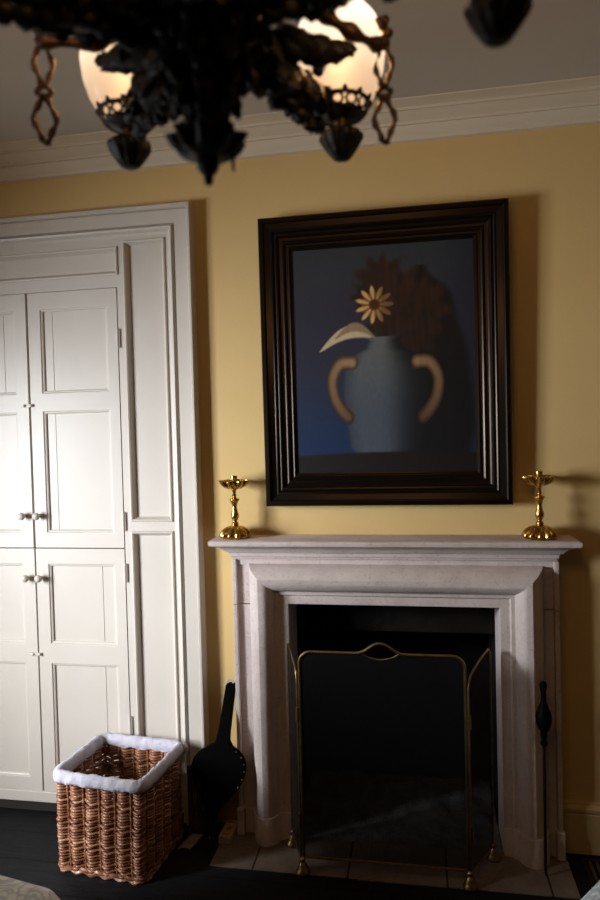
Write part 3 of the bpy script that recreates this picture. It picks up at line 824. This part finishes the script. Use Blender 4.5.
bm = BM(); lathe(bm, [(2.78, .06), (2.80, .065), (2.83, .05), (2.868, .08), (2.8695, .08)], (CX, CY, 0), 32); obj('ceiling_canopy', bm, M['bronze'], ch)
bm = BM()
lathe(bm, [(1.940, .002), (1.944, .0055), (1.952, .0062), (1.956, .010), (1.962, .0135), (1.969, .0135), (1.974, .009), (1.978, .012), (1.981, .022)], (CX, CY, 0), 24)
obj('finial', bm, M['bronze'], ch, angle=60)
bm = BM()
lathe(bm, [(1.971, .010), (1.972, .018), (1.975, .027, .12), (1.980, .034, .22), (1.987, .039, .36), (1.998, .043, .5), (1.999, .040, .5), (1.989, .034, .36), (1.982, .026, .2), (1.981, .016)], (CX, CY, 0), 60, lobes=9)
for k in range(6):
    a = k*PI/3+.4; c = Vector((CX+.030*math.cos(a), CY+.030*math.sin(a), 2.004))
    tube(bm, [c+Vector((.009*math.cos(t)*-math.sin(a), .009*math.cos(t)*math.cos(a), .010*math.sin(t))) for t in [2*PI*q/14 for q in range(14)]], .0025, 6, closed=True)
tube(bm, [(CX+.031, CY+.002, 1.996), (CX+.030, CY+.003, 1.975), (CX+.031, CY+.002, 1.955)], [.002, .0028, .0015], 6)
obj('leaf_collar', bm, M['bronze'], ch, angle=60)

BULB = 14
def lamp_arm(deg, chain_deg, idx, r=.325, zoff=0.0, lift=0.0):
    a = math.radians(deg); er = Vector((math.cos(a), math.sin(a), 0)); et = Vector((-math.sin(a), math.cos(a), 0))
    O = Vector((CX, CY, zoff))
    P = lambda rr, t, z: O+er*rr+et*t+Vector((0, 0, z+lift*max(0, min(1, (r-.02-rr)/.06))))
    bm = BM()
    path = smooth_path([P(.06, 0, 2.165), P(.11, 0, 2.140), P(.17, 0, 2.128), P(.23, 0, 2.140), P(.28, 0, 2.148), P(r, 0, 2.144)], 6)
    n = len(path); rad = [(.030-.019*(i/(n-1))+.005*math.sin(i*1.5)) for i in range(n)]
    tube(bm, path, rad, 12)
    rnd = random.Random(idx)
    B3 = Matrix((er, et, Vector((0, 0, 1)))).transposed()
    for q in range(9):                                           # curled leaf lobes along the arm
        rr = .08+.022*q; s = 1-.045*q
        for sd in (-1, 1):
            tl = Matrix.Rotation(sd*.55, 3, 'X') @ Matrix.Rotation(rnd.uniform(-.5, .3), 3, 'Y')
            blob(bm, P(rr, sd*.022*s, 2.142+rnd.uniform(-.012, .016)), (.022*s, .011, .034*s), 10, 8, B3 @ tl, .55, q*3+sd+idx)
        blob(bm, P(rr+.01, rnd.uniform(-.008, .008), 2.105+rnd.uniform(-.004, .010)), (.014, .012, .013), 9, 7, B3, .5, q+20+idx)
    for sd in (-1, 1):                                           # broad side leaves curling round the globe
        for j, (rr, tt_, zz, sz) in enumerate(((.150, .026, 2.170, .030), (.190, .036, 2.178, .028), (.222, .046, 2.188, .022), (.245, .056, 2.198, .014))):
            blob(bm, P(rr, sd*tt_, zz), (sz*1.25, sz*.62, sz*.72), 12, 9, B3 @ Matrix.Rotation(sd*.7, 3, 'Z'), .5, idx+j*2.3+sd)
    tube(bm, smooth_path([P(.15, .0, 2.165), P(.19, .0, 2.205), P(.235, .0, 2.218), P(.262, 0, 2.203), P(.258, 0, 2.188)], 5), [.016]*8+[.014]*5+[.012]*5+[.009]*3, 8)
    arm = obj('arm', bm, M['bronze'], ch, angle=70)
    bm = BM(); tube(bm, [P(r, 0, 2.120), P(r, 0, 2.150)], [.0115, .0125], 14); lathe(bm, [(2.140, .0125), (2.142, .016), (2.146, .018)], tuple(O+er*r), 20)
    obj('lamp_tube', bm, M['gilt'], arm)['label'] = 'brownish gilt tube under the globe'
    bm = BM(); lathe(bm, [(2.076, .004), (2.079, .014, .1), (2.088, .021, .12), (2.100, .029, .12), (2.110, .0345, .12), (2.116, .034, .1), (2.121, .027), (2.124, .014)], tuple(O+er*r), 48, lobes=10)
    obj('acorn_pendant', bm, M['bronze'], arm, angle=60)
    bm = BM()
    gc = O+er*r
    lathe(bm, [(2.140, .013), (2.143, .024), (2.147, .034), (2.150, .030), (2.145, .016)], tuple(gc), 28)
    for zz, rr in ((2.148, .036), (2.164, .047)):
        tube(bm, [gc+Vector((rr*math.cos(t), rr*math.sin(t), zz)) for t in [2*PI*q/40 for q in range(40)]], .0032, 6, closed=True)
    for k in range(12):
        t0 = 2*PI*k/12; cc = gc+Vector((.0425*math.cos(t0), .0425*math.sin(t0), 2.156)); tt = Vector((-math.sin(t0), math.cos(t0), 0)); uu = Vector((.45*math.cos(t0), .45*math.sin(t0), .9))
        tube(bm, [cc+tt*.0085*math.cos(q)+uu*.0075*math.sin(q) for q in [2*PI*j/12 for j in range(12)]], .0024, 5, closed=True)
        blob(bm, gc+Vector((.0485*math.cos(t0+.26), .0485*math.sin(t0+.26), 2.168)), (.0045, .0045, .006), 7, 5)
    obj('gallery_ring', bm, M['bronze'], arm, angle=60)['label'] = 'pierced scrollwork ring holding the globe'
    bm = BM(); lathe(bm, [(2.148, .022), (2.154, .034), (2.166, .048), (2.188, .061), (2.216, .070), (2.245, .0735), (2.270, .071), (2.292, .062), (2.310, .048), (2.324, .036), (2.338, .031), (2.339, .028), (2.324, .032), (2.308, .045)], tuple(gc), 40)
    bl_ = bpy.data.lights.new('globe_bulb', 'POINT'); bl_.energy = BULB; bl_.color = (1, .53, .19); bl_.shadow_soft_size = .022
    lo_ = bpy.data.objects.new('globe_bulb', bl_); col.objects.link(lo_); lo_.location = gc+Vector((0, 0, 2.262))
    obj('globe_shade', bm, M['globe'], arm, angle=80)['label'] = 'glowing opal glass globe'
    sgn = 1 if chain_deg > 0 else -1
    th = math.radians(deg+chain_deg); hk = O+Vector((.338*math.cos(th), .338*math.sin(th), 2.235))
    bm = BM()
    pth = smooth_path([P(.10, 0, 2.268), P(.16, sgn*.012, 2.275), P(.215, sgn*.035, 2.245), P(.245, sgn*.062, 2.222), hk+er*-.025+Vector((0, 0, -.010)), hk+Vector((0, 0, .004)), hk+er*.012+Vector((0, 0, .026)), hk+er*.002+Vector((0, 0, .038)), hk+er*-.010+Vector((0, 0, .028))], 6)
    n = len(pth); tube(bm, pth, [.011+.0035*math.sin(i*1.1)-.004*i/n for i in range(n)], 8)
    obj('gilt_scroll', bm, M['gilt'], arm, angle=70)['label'] = 'brownish gilt scroll beside the globe'
    bm = BM()
    z = hk.z
    ta = .15+.35*(idx % 3-1); tdir = Vector((math.cos(ta), math.sin(ta), 0))
    def link(zc, w, hgt, rr, knob=True):
        pts = []
        for q in range(24):
            t = 2*PI*q/24; k = 1+.28*math.cos(4*t)
            pts.append(hk+tdir*(w*math.cos(t)*k)+Vector((0, 0, zc-hk.z+hgt*math.sin(t))))
        tube(bm, pts, [rr*(1+.35*math.sin(q*2.1)) for q in range(24)], 6, closed=True)
    link(z-.030, .011, .034, .0042); link(z-.072, .0085, .011, .0042); link(z-.113, .013, .035, .0045)
    obj('hanging_chain', bm, M['gilt'], arm, angle=70)['label'] = 'short ornamental chain of long links'
lamp_arm(66, -13, 1); lamp_arm(130, 23, 2); lamp_arm(-6, -25, 3, .338, -.028, .055); lamp_arm(209, -14, 4); lamp_arm(277, 14, 5)

# ------------------------------------------------------------------ lights
def area(name, loc, target, sx, sy, power, colr, spread=180):
    l = bpy.data.lights.new(name, 'AREA'); l.shape = 'RECTANGLE'; l.size = sx; l.size_y = sy; l.energy = power; l.color = colr; l.spread = math.radians(spread)
    o = bpy.data.objects.new(name, l); col.objects.link(o); o.location = loc
    o.rotation_euler = (Vector(target)-Vector(loc)).to_track_quat('-Z', 'Y').to_euler()
    return o
area('window_daylight', (XL-.22, (WY0+WY1)/2, (WZ0+WZ1)/2), (-.50, .0, .52), .88, 1.25, 86, (.90, .935, 1.0), 92)
w = bpy.data.worlds.new('World'); sc.world = w; w.use_nodes = True
bgn = w.node_tree.nodes['Background']; bgn.inputs['Color'].default_value = (.6, .75, 1, 1); bgn.inputs['Strength'].default_value = .6

# ------------------------------------------------------------------ camera
cam = bpy.data.cameras.new('Camera'); co = bpy.data.objects.new('Camera', cam); col.objects.link(co)
R_ = Vector((0.98476164, 0.17201191, -0.02562057)); U_ = Vector((0.02112719, 0.02790289, 0.99938735)); F_ = Vector((-0.17262141, 0.98469962, -0.02384357))
mw = Matrix((R_, U_, -F_)).transposed().to_4x4(); mw.translation = Vector((0.11864695, -2.66527963, 1.63662993))
co.matrix_world = mw
cam.sensor_fit = 'VERTICAL'; cam.sensor_height = 36; cam.sensor_width = 24; cam.lens = 662.56/900*36
cam.clip_start = .02
cam.dof.use_dof = True; cam.dof.focus_distance = 2.62; cam.dof.aperture_fstop = 2.6
sc.camera = co
sc.view_settings.view_transform = 'Standard'
sc.view_settings.look = 'None'
sc.view_settings.exposure = 0
sc.cycles.use_denoising = True
sc.cycles.max_bounces = 8
